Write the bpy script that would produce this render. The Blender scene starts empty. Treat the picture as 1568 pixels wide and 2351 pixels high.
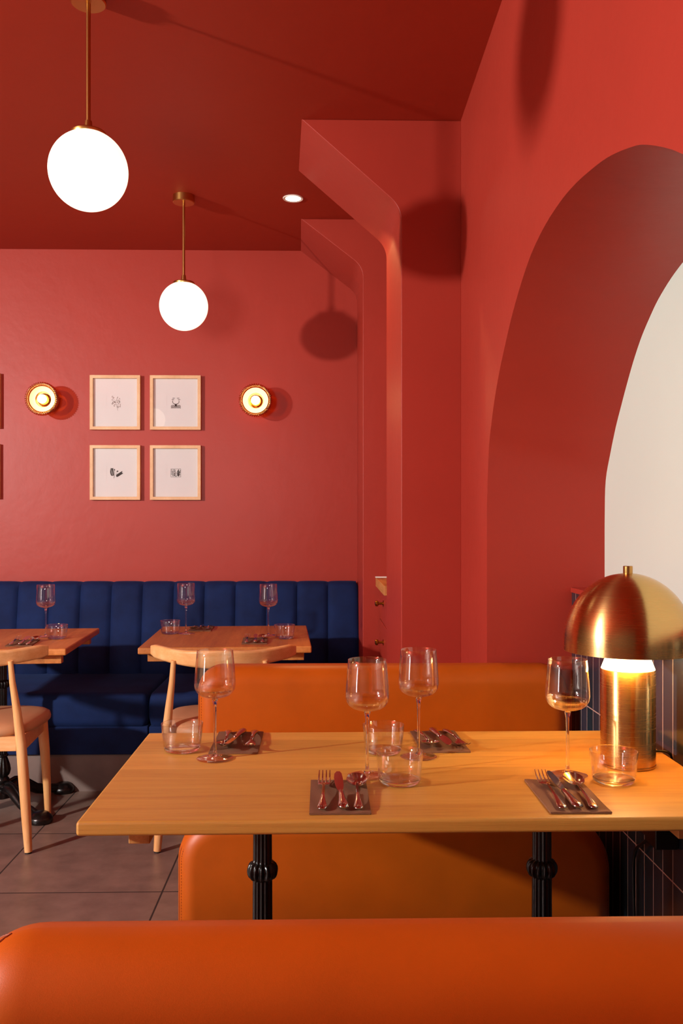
import bpy, bmesh, math, random
from math import sin, cos, pi, radians as R
from mathutils import Vector, Matrix
random.seed(7)
SC = bpy.context.scene
COL = SC.collection
CEIL = 2.78
TOP = 0.755            # table top height

# ------------------------------------------------------------------ helpers
class MB:
    """collects geometry, then links it as one mesh object"""
    def __init__(s): s.v = []; s.f = []
    def add(s, v, f):
        o = len(s.v); s.v += [tuple(p) for p in v]; s.f += [tuple(i + o for i in q) for q in f]; return s
    def box(s, x0, x1, y0, y1, z0, z1):
        v = [(x, y, z) for z in (z0, z1) for y in (y0, y1) for x in (x0, x1)]
        return s.add(v, [(0, 2, 3, 1), (4, 5, 7, 6), (0, 1, 5, 4), (2, 6, 7, 3), (0, 4, 6, 2), (1, 3, 7, 5)])
    def lathe(s, prof, n=48, c=(0, 0, 0), rib=None, axis='z', cap=True):
        """prof: list of (r, z[, ribscale]); rib=(count, depth)"""
        v = []; f = []
        for p in prof:
            r, z = p[0], p[1]; k = p[2] if len(p) > 2 else 0
            for i in range(n):
                a = 2 * pi * i / n
                q = r
                if rib and k: q = r * (1 + rib[1] * k * (cos(rib[0] * a)))
                x, y, w = q * cos(a), q * sin(a), z
                if axis == 'y': x, y, w = x, w, y
                if axis == 'x': x, y, w = w, x, y
                v.append((c[0] + x, c[1] + y, c[2] + w))
        m = len(prof)
        for j in range(m - 1):
            for i in range(n):
                a, b = j * n + i, j * n + (i + 1) % n
                f.append((a, b, b + n, a + n) if axis != 'y' else (a, a + n, b + n, b))
        if cap:
            if prof[0][0] > 1e-5: f.append(tuple(range(n))[::-1])
            if prof[-1][0] > 1e-5: f.append(tuple((m - 1) * n + i for i in range(n)))
        return s.add(v, f)
    def tube(s, path, rad, n=12, squash=None):
        """round tube through path; rad number or list"""
        P = [Vector(p) for p in path]; m = len(P)
        if not isinstance(rad, (list, tuple)): rad = [rad] * m
        v = []; up = Vector((0, 0, 1)); prev = None
        for i, p in enumerate(P):
            t = (P[min(i + 1, m - 1)] - P[max(i - 1, 0)]).normalized()
            if prev is None:
                a = t.cross(up)
                if a.length < 1e-3: a = t.cross(Vector((0, 1, 0)))
                a.normalize()
            else:
                a = (prev - t * prev.dot(t)).normalized()
            prev = a; b = t.cross(a)
            for k in range(n):
                q = 2 * pi * k / n
                sq = squash[i] if squash else 1
                v.append(p + a * (rad[i] * cos(q)) + b * (rad[i] * sin(q) * sq))
        f = []
        for j in range(m - 1):
            for k in range(n):
                a_, b_ = j * n + k, j * n + (k + 1) % n
                f.append((a_, b_, b_ + n, a_ + n))
        f.append(tuple(range(n))[::-1]); f.append(tuple((m - 1) * n + k for k in range(n)))
        return s.add(v, f)
    def loft(s, rings, closed=True, caps=True):
        n = len(rings[0]); v = [p for r in rings for p in r]; f = []
        for j in range(len(rings) - 1):
            for k in range(n if closed else n - 1):
                a, b = j * n + k, j * n + (k + 1) % n
                f.append((a, b, b + n, a + n))
        if caps:
            f.append(tuple(range(n))[::-1]); f.append(tuple((len(rings) - 1) * n + k for k in range(n)))
        return s.add(v, f)
    def prism_y(s, pts, y0, y1):      # polygon in XZ extruded along Y
        n = len(pts)
        v = [(x, y0, z) for x, z in pts] + [(x, y1, z) for x, z in pts]
        return s.add(v, [tuple(range(n)), tuple(range(2 * n - 1, n - 1, -1))] + [(i, i + n, (i + 1) % n + n, (i + 1) % n) for i in range(n)])
    def build(s, name, mat, parent=None, loc=None, rot=None, smooth=False, bevel=0, seg=2, sub=0, angle=40):
        me = bpy.data.meshes.new(name)
        me.from_pydata(s.v, [], s.f)
        bm = bmesh.new(); bm.from_mesh(me)
        bmesh.ops.recalc_face_normals(bm, faces=bm.faces)
        bm.to_mesh(me); bm.free()
        me.materials.append(mat)
        if smooth: me.shade_smooth()
        o = bpy.data.objects.new(name, me); COL.objects.link(o)
        if parent: o.parent = parent
        if loc: o.location = loc
        if rot: o.rotation_euler = rot
        if bevel:
            b = o.modifiers.new('bevel', 'BEVEL'); b.width = bevel; b.segments = seg; b.limit_method = 'ANGLE'; b.angle_limit = R(30)
            me.shade_smooth()
            w = o.modifiers.new('wn', 'WEIGHTED_NORMAL'); w.keep_sharp = False
        elif smooth and angle < 180:
            try: me.set_sharp_from_angle(angle=R(angle))
            except Exception: pass
        if sub:
            m = o.modifiers.new('sub', 'SUBSURF'); m.levels = sub; m.render_levels = sub
        return o

def tag(o, label=None, cat=None, group=None, kind=None):
    if label: o['label'] = label
    if cat: o['category'] = cat
    if group: o['group'] = group
    if kind: o['kind'] = kind
    return o
def thing(name, label, cat, loc=(0, 0, 0), rz=0, group=None):
    o = bpy.data.objects.new(name, None); COL.objects.link(o)
    o.empty_display_size = .05
    o.location = loc; o.rotation_euler = (0, 0, rz)
    return tag(o, label, cat, group)
def struct(o): o['kind'] = 'structure'; return o
def copy_tree(o, parent=None):
    c = o.copy(); COL.objects.link(c); c.parent = parent
    for ch in list(o.children): copy_tree(ch, c)
    return c

# ------------------------------------------------------------------ materials
def srgb(h):
    h = h.lstrip('#'); c = [int(h[i:i + 2], 16) / 255 for i in (0, 2, 4)]
    return tuple(x / 12.92 if x <= .04045 else ((x + .055) / 1.055) ** 2.4 for x in c) + (1,)
def mat(name):
    m = bpy.data.materials.new(name); m.use_nodes = True
    nt = m.node_tree
    return m, nt, nt.nodes['Principled BSDF']
def N(nt, t, **k):
    n = nt.nodes.new(t)
    for a, b in k.items():
        if a in n.inputs: n.inputs[a].default_value = b
        else: setattr(n, a, b)
    return n
def ramp(nt, fac, stops):
    r = nt.nodes.new('ShaderNodeValToRGB'); e = r.color_ramp.elements
    while len(e) < len(stops): e.new(.5)
    for i, (p, c) in enumerate(stops): e[i].position = p; e[i].color = c
    nt.links.new(fac, r.inputs[0]); return r
def mapping(nt, scale=(1, 1, 1), loc=(0, 0, 0), rot=(0, 0, 0), src='Object'):
    tc = nt.nodes.new('ShaderNodeTexCoord'); mp = nt.nodes.new('ShaderNodeMapping')
    mp.inputs['Scale'].default_value = scale; mp.inputs['Location'].default_value = loc; mp.inputs['Rotation'].default_value = rot
    nt.links.new(tc.outputs[src], mp.inputs[0]); return mp
def noise(nt, mp, scale, detail=4, rough=.5):
    n = nt.nodes.new('ShaderNodeTexNoise'); n.inputs['Scale'].default_value = scale
    n.inputs['Detail'].default_value = detail; n.inputs['Roughness'].default_value = rough
    nt.links.new(mp.outputs[0], n.inputs['Vector']); return n
def bump(nt, b, h, dist, strength=1):
    n = nt.nodes.new('ShaderNodeBump'); n.inputs['Distance'].default_value = dist; n.inputs['Strength'].default_value = strength
    nt.links.new(h, n.inputs['Height']); nt.links.new(n.outputs[0], b.inputs['Normal']); return n
def simple(name, col, rough=.5, metal=0, var=.06, vscale=6, bmp=0, bscale=60, spec=None, coat=0, mscale=(1, 1, 1)):
    m, nt, b = mat(name)
    mp = mapping(nt, mscale)
    n = noise(nt, mp, vscale)
    c1 = tuple(x * (1 - var) for x in col[:3]) + (1,); c2 = tuple(min(1, x * (1 + var)) for x in col[:3]) + (1,)
    r = ramp(nt, n.outputs[0], [(.3, c1), (.7, c2)])
    nt.links.new(r.outputs[0], b.inputs['Base Color'])
    b.inputs['Roughness'].default_value = rough; b.inputs['Metallic'].default_value = metal
    if spec is not None: b.inputs['Specular IOR Level'].default_value = spec
    if coat: b.inputs['Coat Weight'].default_value = coat; b.inputs['Coat Roughness'].default_value = .15
    if bmp:
        n2 = noise(nt, mp, bscale, 3); bump(nt, b, n2.outputs[0], bmp)
    return m

M = {}
M['red'] = simple('red_wall_paint', srgb('#a8372a'), .43, var=.035, vscale=2.5, bmp=.0012, bscale=14, spec=.28)
M['ceil'] = simple('red_ceiling_paint', srgb('#a43420'), .55, var=.03, vscale=2, bmp=.001, bscale=12, spec=.2)
M['dim'] = simple('taupe_wall_paint', srgb('#5a5048'), .7, var=.02)
M['cream'] = simple('cream_wall_paint', srgb('#d8e6da'), .6, var=.015, vscale=2)
M['leather'] = simple('orange_leather', srgb('#b8560a'), .42, var=.07, vscale=9, bmp=.0001, bscale=900, spec=.35)
M['leather_thread'] = simple('leather_thread', srgb('#8a3a0c'), .6)
M['tan'] = simple('tan_leather', srgb('#c8966c'), .5, var=.04, bmp=.0004, bscale=300)
M['iron'] = simple('black_cast_iron', srgb('#0c0b0b'), .28, var=.2, bmp=.0006, bscale=160, spec=.6)
M['black'] = simple('black_plastic', srgb('#101010'), .4)
M['napkin'] = simple('brown_napkin_cloth', srgb('#7d5438'), .9, var=.05, bmp=.0006, bscale=700)
M['steel'] = simple('polished_cutlery_steel', srgb('#c4beb8'), .14, 1, var=.02)
M['paper'] = simple('white_art_paper', srgb('#e0dddb'), .8, var=.01)
M['ink'] = simple('printed_ink', srgb('#2e2422'), .8)
M['ink_pale'] = simple('pale_printed_ink', srgb('#a89c98'), .8)
M['ink_line'] = simple('faint_plate_line', srgb('#dcd6d4'), .8)
M['white'] = simple('white_trim', srgb('#efe8df'), .5)
M['rubber'] = simple('dark_rubber', srgb('#1a1512'), .7)

def wood(name, c1, c2, c3, axis=(1, 14, 14), rough=.42, scale=3.0, planks=None, pdir='Y'):
    m, nt, b = mat(name)
    mp = mapping(nt, axis)
    n = noise(nt, mp, scale, 8, .62)
    n2 = noise(nt, mp, scale * 7, 4, .7)
    add = N(nt, 'ShaderNodeMath', operation='MULTIPLY_ADD'); add.inputs[1].default_value = .35
    nt.links.new(n2.outputs[0], add.inputs[0]); nt.links.new(n.outputs[0], add.inputs[2])
    r = ramp(nt, add.outputs[0], [(.42, c1), (.66, c2), (.9, c3)])
    out = r.outputs[0]
    if planks:
        mp2 = mapping(nt, (1, 1, 1))
        sep = N(nt, 'ShaderNodeSeparateXYZ'); nt.links.new(mp2.outputs[0], sep.inputs[0])
        d = N(nt, 'ShaderNodeMath', operation='DIVIDE'); d.inputs[1].default_value = planks
        nt.links.new(sep.outputs[pdir], d.inputs[0])
        fl = N(nt, 'ShaderNodeMath', operation='FLOOR'); nt.links.new(d.outputs[0], fl.inputs[0])
        wn = N(nt, 'ShaderNodeTexWhiteNoise', noise_dimensions='1D'); nt.links.new(fl.outputs[0], wn.inputs['W'])
        rr = ramp(nt, wn.outputs[0], [(0, (.8, .76, .72, 1)), (1, (1.08, 1.05, 1.0, 1))])
        mx = N(nt, 'ShaderNodeMixRGB', blend_type='MULTIPLY'); mx.inputs[0].default_value = 1
        nt.links.new(out, mx.inputs[1]); nt.links.new(rr.outputs[0], mx.inputs[2]); out = mx.outputs[0]
    nt.links.new(out, b.inputs['Base Color'])
    b.inputs['Roughness'].default_value = rough
    bump(nt, b, n2.outputs[0], .0004)
    return m
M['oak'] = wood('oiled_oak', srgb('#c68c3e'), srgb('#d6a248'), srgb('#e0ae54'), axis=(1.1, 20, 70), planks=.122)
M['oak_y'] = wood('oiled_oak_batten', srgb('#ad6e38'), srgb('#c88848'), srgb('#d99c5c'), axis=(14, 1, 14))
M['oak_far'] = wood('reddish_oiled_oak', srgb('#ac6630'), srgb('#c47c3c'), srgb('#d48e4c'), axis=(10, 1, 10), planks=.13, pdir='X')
M['beech'] = wood('pale_beech', srgb('#d89c5c'), srgb('#e6ae70'), srgb('#f0c288'), axis=(8, 8, 1.2), rough=.42)
M['beech_h'] = wood('pale_beech_rail', srgb('#d89c5c'), srgb('#e6ae70'), srgb('#f0c288'), axis=(1.2, 8, 10), rough=.4)
M['frame'] = wood('pale_frame_wood', srgb('#d0a070'), srgb('#ddb080'), srgb('#e8c092'), axis=(3, 3, 3), rough=.5)

def brass(name, col, rough, brush=None, bs=.0002):
    m, nt, b = mat(name)
    b.inputs['Base Color'].default_value = col; b.inputs['Metallic'].default_value = 1; b.inputs['Roughness'].default_value = rough
    if brush:
        tg = N(nt, 'ShaderNodeTangent', direction_type='RADIAL', axis='Z'); nt.links.new(tg.outputs[0], b.inputs['Tangent'])
        b.inputs['Anisotropic'].default_value = .8; b.inputs['Anisotropic Rotation'].default_value = .25
        mp = mapping(nt, brush); n = noise(nt, mp, 6, 3, .8)
        r = ramp(nt, n.outputs[0], [(.3, (rough * .9,) * 3 + (1,)), (.7, (rough * 1.1,) * 3 + (1,))])
        nt.links.new(r.outputs[0], b.inputs['Roughness'])
    return m
M['brass'] = brass('brushed_brass', srgb('#d8b070'), .26, (.3, .3, 120), .00002)
M['brass_plain'] = brass('satin_brass', srgb('#c99a58'), .3)
M['brass_dark'] = brass('aged_brass', srgb('#a87428'), .3)

def emis(name, col, strength, edge=None):
    m, nt, b = mat(name)
    b.inputs['Base Color'].default_value = (.8, .78, .74, 1); b.inputs['Roughness'].default_value = .25
    b.inputs['Emission Color'].default_value = col; b.inputs['Emission Strength'].default_value = strength
    return m
M['globe'] = emis('opal_globe_glass', (1, .84, .62, 1), 1.5)
M['bulb'] = emis('lit_bulb', (1, .80, .50, 1), 14)
M['diffuser'] = emis('lit_lamp_diffuser', (1, .74, .38, 1), 7)
M['spot'] = emis('lit_downlight', (1, .82, .55, 1), 12)
M['window'] = emis('daylit_window_pane', (.95, .97, 1, 1), 7)
M['sconce_ring'] = emis('lit_sconce_reflector', (1, .72, .34, 1), .9)
M['sconce_ring'].node_tree.nodes['Principled BSDF'].inputs['Base Color'].default_value = (.35, .2, .07, 1)

def thin_glass(name, tint, base=.05, edge=.7, power=4, rough=.02, gl=(1, 1, 1, 1)):
    m = bpy.data.materials.new(name); m.use_nodes = True; nt = m.node_tree
    nt.nodes.clear()
    out = N(nt, 'ShaderNodeOutputMaterial'); mx = N(nt, 'ShaderNodeMixShader')
    tr = N(nt, 'ShaderNodeBsdfTransparent'); tr.inputs[0].default_value = tint
    g = N(nt, 'ShaderNodeBsdfGlossy'); g.inputs[0].default_value = gl; g.inputs['Roughness'].default_value = rough
    lw = N(nt, 'ShaderNodeLayerWeight'); lw.inputs[0].default_value = .5
    p = N(nt, 'ShaderNodeMath', operation='POWER'); p.inputs[1].default_value = power
    ma = N(nt, 'ShaderNodeMath', operation='MULTIPLY_ADD'); ma.inputs[1].default_value = edge; ma.inputs[2].default_value = base
    nt.links.new(lw.outputs['Facing'], p.inputs[0]); nt.links.new(p.outputs[0], ma.inputs[0]); nt.links.new(ma.outputs[0], mx.inputs[0])
    nt.links.new(tr.outputs[0], mx.inputs[1]); nt.links.new(g.outputs[0], mx.inputs[2]); nt.links.new(mx.outputs[0], out.inputs[0])
    return m
M['thin'] = thin_glass('clear_thin_glass', (.985, .98, .975, 1), .07, .85, 3.2)
M['thin2'] = thin_glass('clear_thick_glass', (.97, .96, .955, 1), .09, .8, 2.5)
M['pane'] = thin_glass('picture_glass', (.99, .99, .99, 1), .035, .6, 5, .0)
M['amber'] = thin_glass('amber_ribbed_glass', (.80, .40, .09, 1), .10, .6, 3, .12, (1, .75, .4, 1))
def solid_glass():
    m, nt, b = mat('clear_solid_glass')
    b.inputs['Base Color'].default_value = (1, .985, .975, 1); b.inputs['Roughness'].default_value = .0
    b.inputs['Transmission Weight'].default_value = 1; b.inputs['IOR'].default_value = 1.48
    return m
M['glass'] = solid_glass()

def velvet():
    m, nt, b = mat('navy_velvet')
    mp = mapping(nt, (1, 1, 1)); n = noise(nt, mp, 5, 5, .6)
    r = ramp(nt, n.outputs[0], [(.3, srgb('#0d1c42')), (.7, srgb('#142a5a'))])
    nt.links.new(r.outputs[0], b.inputs['Base Color'])
    b.inputs['Roughness'].default_value = .8
    b.inputs['Specular IOR Level'].default_value = .2; b.inputs['Sheen Weight'].default_value = .18; b.inputs['Sheen Roughness'].default_value = .4; b.inputs['Sheen Tint'].default_value = srgb('#5a78b8')
    n2 = noise(nt, mp, 300, 2); bump(nt, b, n2.outputs[0], .0005)
    return m
M['velvet'] = velvet()

def brick(name, c1, c2, mortar, bw, bh, ms, loc, swz, rough=.4, vscale=6, bumpd=.001, coat=0):
    """swz maps object axes onto the brick u,v; loc shifts the joints"""
    m, nt, b = mat(name)
    tc = N(nt, 'ShaderNodeTexCoord'); sep = N(nt, 'ShaderNodeSeparateXYZ'); nt.links.new(tc.outputs['Object'], sep.inputs[0])
    com = N(nt, 'ShaderNodeCombineXYZ')
    for i in (0, 1):
        a = N(nt, 'ShaderNodeMath', operation='ADD'); a.inputs[1].default_value = loc[i]
        nt.links.new(sep.outputs[swz[i]], a.inputs[0]); nt.links.new(a.outputs[0], com.inputs[i])
    t = N(nt, 'ShaderNodeTexBrick', offset=0, squash=1)
    t.inputs['Scale'].default_value = 1; t.inputs['Mortar Size'].default_value = ms; t.inputs['Mortar Smooth'].default_value = .1
    t.inputs['Brick Width'].default_value = bw; t.inputs['Row Height'].default_value = bh; t.inputs['Bias'].default_value = 0
    t.inputs['Color1'].default_value = c1; t.inputs['Color2'].default_value = c2; t.inputs['Mortar'].default_value = mortar
    nt.links.new(com.outputs[0], t.inputs['Vector'])
    n = N(nt, 'ShaderNodeTexNoise'); n.inputs['Scale'].default_value = vscale; n.inputs['Detail'].default_value = 8; n.inputs['Roughness'].default_value = .65
    nt.links.new(tc.outputs['Object'], n.inputs['Vector'])
    rr = ramp(nt, n.outputs[0], [(.3, (.72, .72, .72, 1)), (.7, (1.2, 1.2, 1.2, 1))])
    mx = N(nt, 'ShaderNodeMixRGB', blend_type='MULTIPLY'); mx.inputs[0].default_value = 1
    nt.links.new(t.outputs[0], mx.inputs[1]); nt.links.new(rr.outputs[0], mx.inputs[2])
    nt.links.new(mx.outputs[0], b.inputs['Base Color'])
    rg = ramp(nt, t.outputs['Fac'], [(0, (rough,) * 3 + (1,)), (1, (.85,) * 3 + (1,))]); nt.links.new(rg.outputs[0], b.inputs['Roughness'])
    iv = N(nt, 'ShaderNodeMath', operation='SUBTRACT'); iv.inputs[0].default_value = 1; nt.links.new(t.outputs['Fac'], iv.inputs[1])
    bump(nt, b, iv.outputs[0], bumpd)
    return m
M['floor'] = brick('brown_stone_floor_tile', srgb('#7c665b'), srgb('#866f62'), srgb('#33251f'), .615, .598, .0032, (.550 + .615 * 20, -3.123 + .598 * 20), 'XY', .38, 9)
M['tile'] = brick('dark_blue_wall_tile', srgb('#1e3038'), srgb('#3a3a46'), srgb('#bd9888'), .0603, .265, .0018, (.0225, .074 + .002), 'YZ', .16, 7, .0015)
M['skirt'] = simple('brown_stone_plinth', srgb('#7d6a62'), .5, var=.12, vscale=9)

# ------------------------------------------------------------------ setting
XR, YB, YF, XL = .52, 5.03, -3.2, -5.2
struct(MB().box(XL, 1.0, YF, YB + .1, -.1, 0).build('floor', M['floor']))
struct(MB().box(XL - .1, 1.1, YF - .1, YB + .1, CEIL, CEIL + .1).build('ceiling', M['ceil']))
struct(MB().box(XL, XR, YB, YB + .1, 0, CEIL).build('wall_back', M['red']))
struct(MB().box(XL - .1, XL, YF, YB + .1, 0, CEIL).build('wall_left', M['dim']))
struct(MB().box(XL, 1.0, YF - .1, YF, 0, CEIL).build('wall_front', M['dim']))

# right wall with the arched recess
arch_f = [(2.857, 0), (2.857, 1.25), (2.852, 1.347), (2.822, 1.499), (2.780, 1.572), (2.732, 1.636), (2.66, 1.706), (2.58, 1.766), (2.49, 1.827), (2.401, 1.875),
          (2.31, 1.914), (2.224, 1.941), (2.10, 1.961), (1.973, 1.967), (1.87, 1.963), (1.773, 1.952), (1.65, 1.932), (1.538, 1.903), (1.443, 1.870), (1.297, 1.795),
          (1.17, 1.70), (1.05, 1.585), (.95, 1.46), (.88, 1.33), (.845, 1.2), (.842, 0)]
arch_b = [(2.857, 0), (2.857, 1.20), (2.856, 1.29), (2.846, 1.40), (2.80, 1.482), (2.747, 1.559), (2.70, 1.614), (2.652, 1.668), (2.59, 1.732), (2.525, 1.787),
          (2.46, 1.828), (2.398, 1.861), (2.31, 1.893), (2.219, 1.915), (2.12, 1.930), (2.02, 1.938), (1.90, 1.938), (1.75, 1.925), (1.60, 1.895), (1.40, 1.82),
          (1.22, 1.71), (1.08, 1.585), (.96, 1.45), (.88, 1.33), (.845, 1.2), (.842, 0)]
def dens(a, k=4):   # Catmull-Rom densify between the straight jambs
    out = [a[0]]
    for i in range(1, len(a) - 2):
        p0, p1, p2, p3 = a[i - 1 if i > 1 else i], a[i], a[i + 1], a[i + 2 if i < len(a) - 3 else i + 1]
        for j in range(k):
            t = j / k
            out.append(tuple(.5 * (2 * p1[c] + (p2[c] - p0[c]) * t + (2 * p0[c] - 5 * p1[c] + 4 * p2[c] - p3[c]) * t * t + (3 * p1[c] - p0[c] - 3 * p2[c] + p3[c]) * t ** 3) for c in (0, 1)))
    return out + [a[-2], a[-1]]
af, ab = dens(arch_f), dens(arch_b)
XC = .895
w = MB()
w.add([(XR, YB, 0), (XR, YB, CEIL), (XR, 2.857, CEIL), (XR, 2.857, 0)], [(0, 1, 2, 3)])
n = len(af)
top = [(XR, y, CEIL) for y, z in af[1:-1]]
bot = [(XR, y, z) for y, z in af[1:-1]]
w.add(bot + top, [(i, i + 1, i + 1 + n - 2, i + n - 2) for i in range(n - 3)])
w.add([(XR, .842, 0), (XR, .842, CEIL), (XR, YF, CEIL), (XR, YF, 0)], [(0, 1, 2, 3)])
wall_r = struct(w.build('wall_right', M['red']))
rv = MB()
rv.add([(XR, y, z) for y, z in af] + [(XC, y, z) for y, z in ab], [(i, i + 1, i + 1 + n, i + n) for i in range(n - 1)])
struct(rv.build('trim_1', M['red'], smooth=True, angle=50))['label'] = 'red inner face of the arched recess'
# cream back of the recess: filled outline
struct(MB().box(XC, XC + .05, .84, 2.86, 0, 2.1).build('wall_recess', M['cream']))
# tiled dado with red ledge
dd = struct(MB().box(.79, XC, .843, 2.856, 0, 1.046).build('wall_dado', M['tile']))
struct(MB().box(.786, XC, .843, 2.856, 1.0462, 1.062).build('trim_2', M['red'], bevel=.002))

def bent_pier(name, yf, yb, xf, xb, kz, xtf, xtb, fil):
    """pier that widens into a diagonal bracket under the ceiling; front/back edges differ slightly"""
    def outline(x, xt, y):
        pts = [(XR + .002, y, CEIL - .0), (xt, y, CEIL)]
        A = Vector((xt, CEIL)); B = Vector((x, kz)); C = Vector((x, 0))
        d1 = (A - B).normalized(); d2 = (C - B).normalized()
        p1 = B + d1 * fil; p2 = B + d2 * fil
        for i in range(9):
            t = i / 8
            q = p1 * (1 - t) ** 2 + B * 2 * t * (1 - t) + p2 * t * t
            pts.append((q.x, y, q.y))
        pts += [(x, y, 0), (XR + .002, y, 0)]
        return pts
    a, b = outline(xf, xtf, yf), outline(xb, xtb, yb)
    m = MB(); m.loft([a, b])
    return struct(m.build(name, M['red'], bevel=.004, seg=2))
bent_pier('trim_3', 3.395, 3.89, .295, .275, 2.452, -.080, -.104, .055)['label'] = 'near red pier with diagonal bracket under the ceiling'
bent_pier('trim_4', 4.50, YB + .001, .200, .192, 2.542, -.109, -.122, .055)['label'] = 'far red pier with diagonal bracket at the back wall'

# tall window in the left wall, behind the camera's left shoulder
wl = MB(); t_ = .05
for a_, b_, c_, d_ in ((-1.42, -.68, .35, .4), (-1.42, -.68, 2.2, 2.25), (-1.42, -1.37, .4, 2.2), (-.73, -.68, .4, 2.2), (-1.075, -1.025, .4, 2.2)): wl.box(XL, XL + .05, a_, b_, c_, d_)
wl = struct(wl.build('window_1', M['white']))
MB().box(XL + .005, XL + .02, -1.37, -1.075, .4, 2.2).build('window_pane', M['window'], wl)
MB().box(XL + .005, XL + .02, -1.025, -.73, .4, 2.2).build('window_pane', M['window'], wl)

# ------------------------------------------------------------------ pendants, downlight
def pendant(x, y, label, z=2.27):
    t = thing('globe_pendant_lamp', label, 'pendant lamp', (x, y, CEIL), 0, 'opal globe pendants')
    MB().lathe([(0, -.034), (.047, -.034), (.05, -.031), (.05, 0), (0, 0)], 48).build('canopy', M['brass_plain'], t, smooth=True)
    zz = z - CEIL
    MB().lathe([(.0065, zz + .125), (.0065, -.03)], 16).build('rod', M['brass_plain'], t, smooth=True)
    MB().lathe([(.048, zz + .098), (.05, zz + .102), (.05, zz + .108), (.047, zz + .111), (.02, zz + .114), (.012, zz + .120), (.010, zz + .142), (.0, zz + .142)], 48, cap=False).build('cap', M['brass_plain'], t, smooth=True)
    r = .1115
    pr = [(r * sin(a), zz - r * cos(a)) for a in [pi * i / 40 for i in range(37)]]
    pr[0] = (0, zz - r)
    MB().lathe(pr, 64).build('globe', M['globe'], t, smooth=True, angle=180)
    return t
pendant(-.668, 2.60, 'near large opal globe pendant on brass rod at upper left')
pendant(-.641, 4.20, 'far opal globe pendant hanging in front of the back wall')
pendant(-1.62, 1.30, 'opal globe pendant nearest the left windows, beyond the frame')
t = thing('recessed_downlight', 'small lit round downlight recessed in the red ceiling', 'downlight', (-.137, 4.22, CEIL))
MB().lathe([(.036, .004), (.036, -.002), (.046, -.004), (.048, 0)], 40, cap=False).build('bezel', M['white'], t, smooth=True)
MB().lathe([(0, -.002), (.036, -.002)], 32, cap=False).build('lens', M['spot'], t)

# ------------------------------------------------------------------ wall sconces
def sconce(x, z, label):
    t = thing('wall_sconce', label, 'wall lamp', (x, YB, z), 0, 'amber ribbed glass sconces')
    MB().lathe([(.052, 0), (.055, -.004), (.055, -.022), (.05, -.026), (0, -.026)], 48, axis='y').build('backplate', M['brass_plain'], t, smooth=True)
    MB().lathe([(.016, -.02), (.016, -.088), (.030, -.094), (.031, -.102), (.028, -.103), (.026, -.098), (0, -.098)], 32, axis='y').build('bulb_holder', M['brass_dark'], t, smooth=True)
    nr = 46
    pr = [(.030, -.078, 0), (.050, -.080, .5), (.072, -.090, .8), (.084, -.105, 1), (.088, -.122, 1), (.088, -.138, 1), (.083, -.143, 1), (.076, -.140, .8), (.074, -.124, .5), (.066, -.108, .3), (.048, -.098, .2), (.034, -.094, 0)]
    MB().lathe(pr, nr * 6, axis='y', rib=(nr, .035), cap=False).build('ribbed_glass_shade', M['amber'], t, smooth=True, angle=180)
    MB().lathe([(.044, -.104), (.058, -.112), (.068, -.124), (.0685, -.127), (.057, -.118), (.043, -.110), (.044, -.104)], 96, axis='y', cap=False).build('reflector_ring', M['sconce_ring'], t, smooth=True)
    rb = .024
    MB().lathe([(rb * sin(pi * i / 16), -.128 + rb * cos(pi * i / 16)) for i in range(17)], 32, axis='y').build('bulb', M['bulb'], t, smooth=True, angle=180)
    return t
sconce(-1.507, 1.937, 'round amber ribbed glass sconce left of the picture frames')
sconce(-.362, 1.933, 'round amber ribbed glass sconce right of the picture frames')

# ------------------------------------------------------------------ framed prints
FG = 'pale wood framed prints on the back wall'
def ell(m, cx, cz, a, b, rot, y, n=12):
    v = []
    for i in range(n):
        q = 2 * pi * i / n; x, z = a * cos(q), b * sin(q)
        v.append((cx + x * cos(rot) - z * sin(rot), y, cz + x * sin(rot) + z * cos(rot)))
    m.add(v, [tuple(range(n))])
def stroke(m, pts, wd, y):
    v = []; P = [Vector(p) for p in pts]
    for i, p in enumerate(P):
        t = (P[min(i + 1, len(P) - 1)] - P[max(i - 1, 0)]).normalized(); q = Vector((-t.y, t.x)) * wd / 2
        v += [(p.x + q.x, y, p.y + q.y), (p.x - q.x, y, p.y - q.y)]
    m.add(v, [(2 * i, 2 * i + 1, 2 * i + 3, 2 * i + 2) for i in range(len(P) - 1)])
AY = -.0125
def art_branch(m):
    stroke(m, [(.012, -.043), (.006, -.02), (.0, .0), (.006, .02), (.012, .034)], .0016, AY)
    for i, (bx, bz) in enumerate([(.004, -.012), (.001, 0), (.003, .012)]):
        for sgn in (-1, 1):
            stroke(m, [(bx, bz), (bx + sgn * .012, bz + .004), (bx + sgn * .02, bz + .014)], .0012, AY)
    for k in range(38):
        sgn = 1 if k % 2 else -1
        a = random.uniform(.006, .026); z = random.uniform(-.026, .036)
        ell(m, .003 + sgn * a, z, .0042, .0014, random.uniform(0, pi), AY)
def art_bowl(m):
    y = AY
    for r in range(4):
        for c in range(13):
            if (r + c) % 2 == 0:
                x0 = -.0265 + c * .0041; z0 = -.03 + r * .0046
                m.add([(x0, y, z0), (x0 + .0041, y, z0), (x0 + .0041, y, z0 + .0046), (x0, y, z0 + .0046)], [(0, 1, 2, 3)])
    stroke(m, [(-.017, .012), (-.018, .004), (-.013, -.003), (-.004, -.007), (.004, -.007), (.013, -.003), (.018, .004), (.017, .012)], .0026, y)
    m.add([(-.010, y, -.006), (.010, y, -.006), (.003, y, -.012), (.009, y, -.019), (-.009, y, -.019), (-.003, y, -.012)], [(0, 1, 2, 5), (2, 3, 4, 5)])
    for x, z in ((-.012, .026), (-.016, .018), (.013, .026), (.018, .018)): ell(m, x, z, .008, .0014, .05, y)
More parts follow.
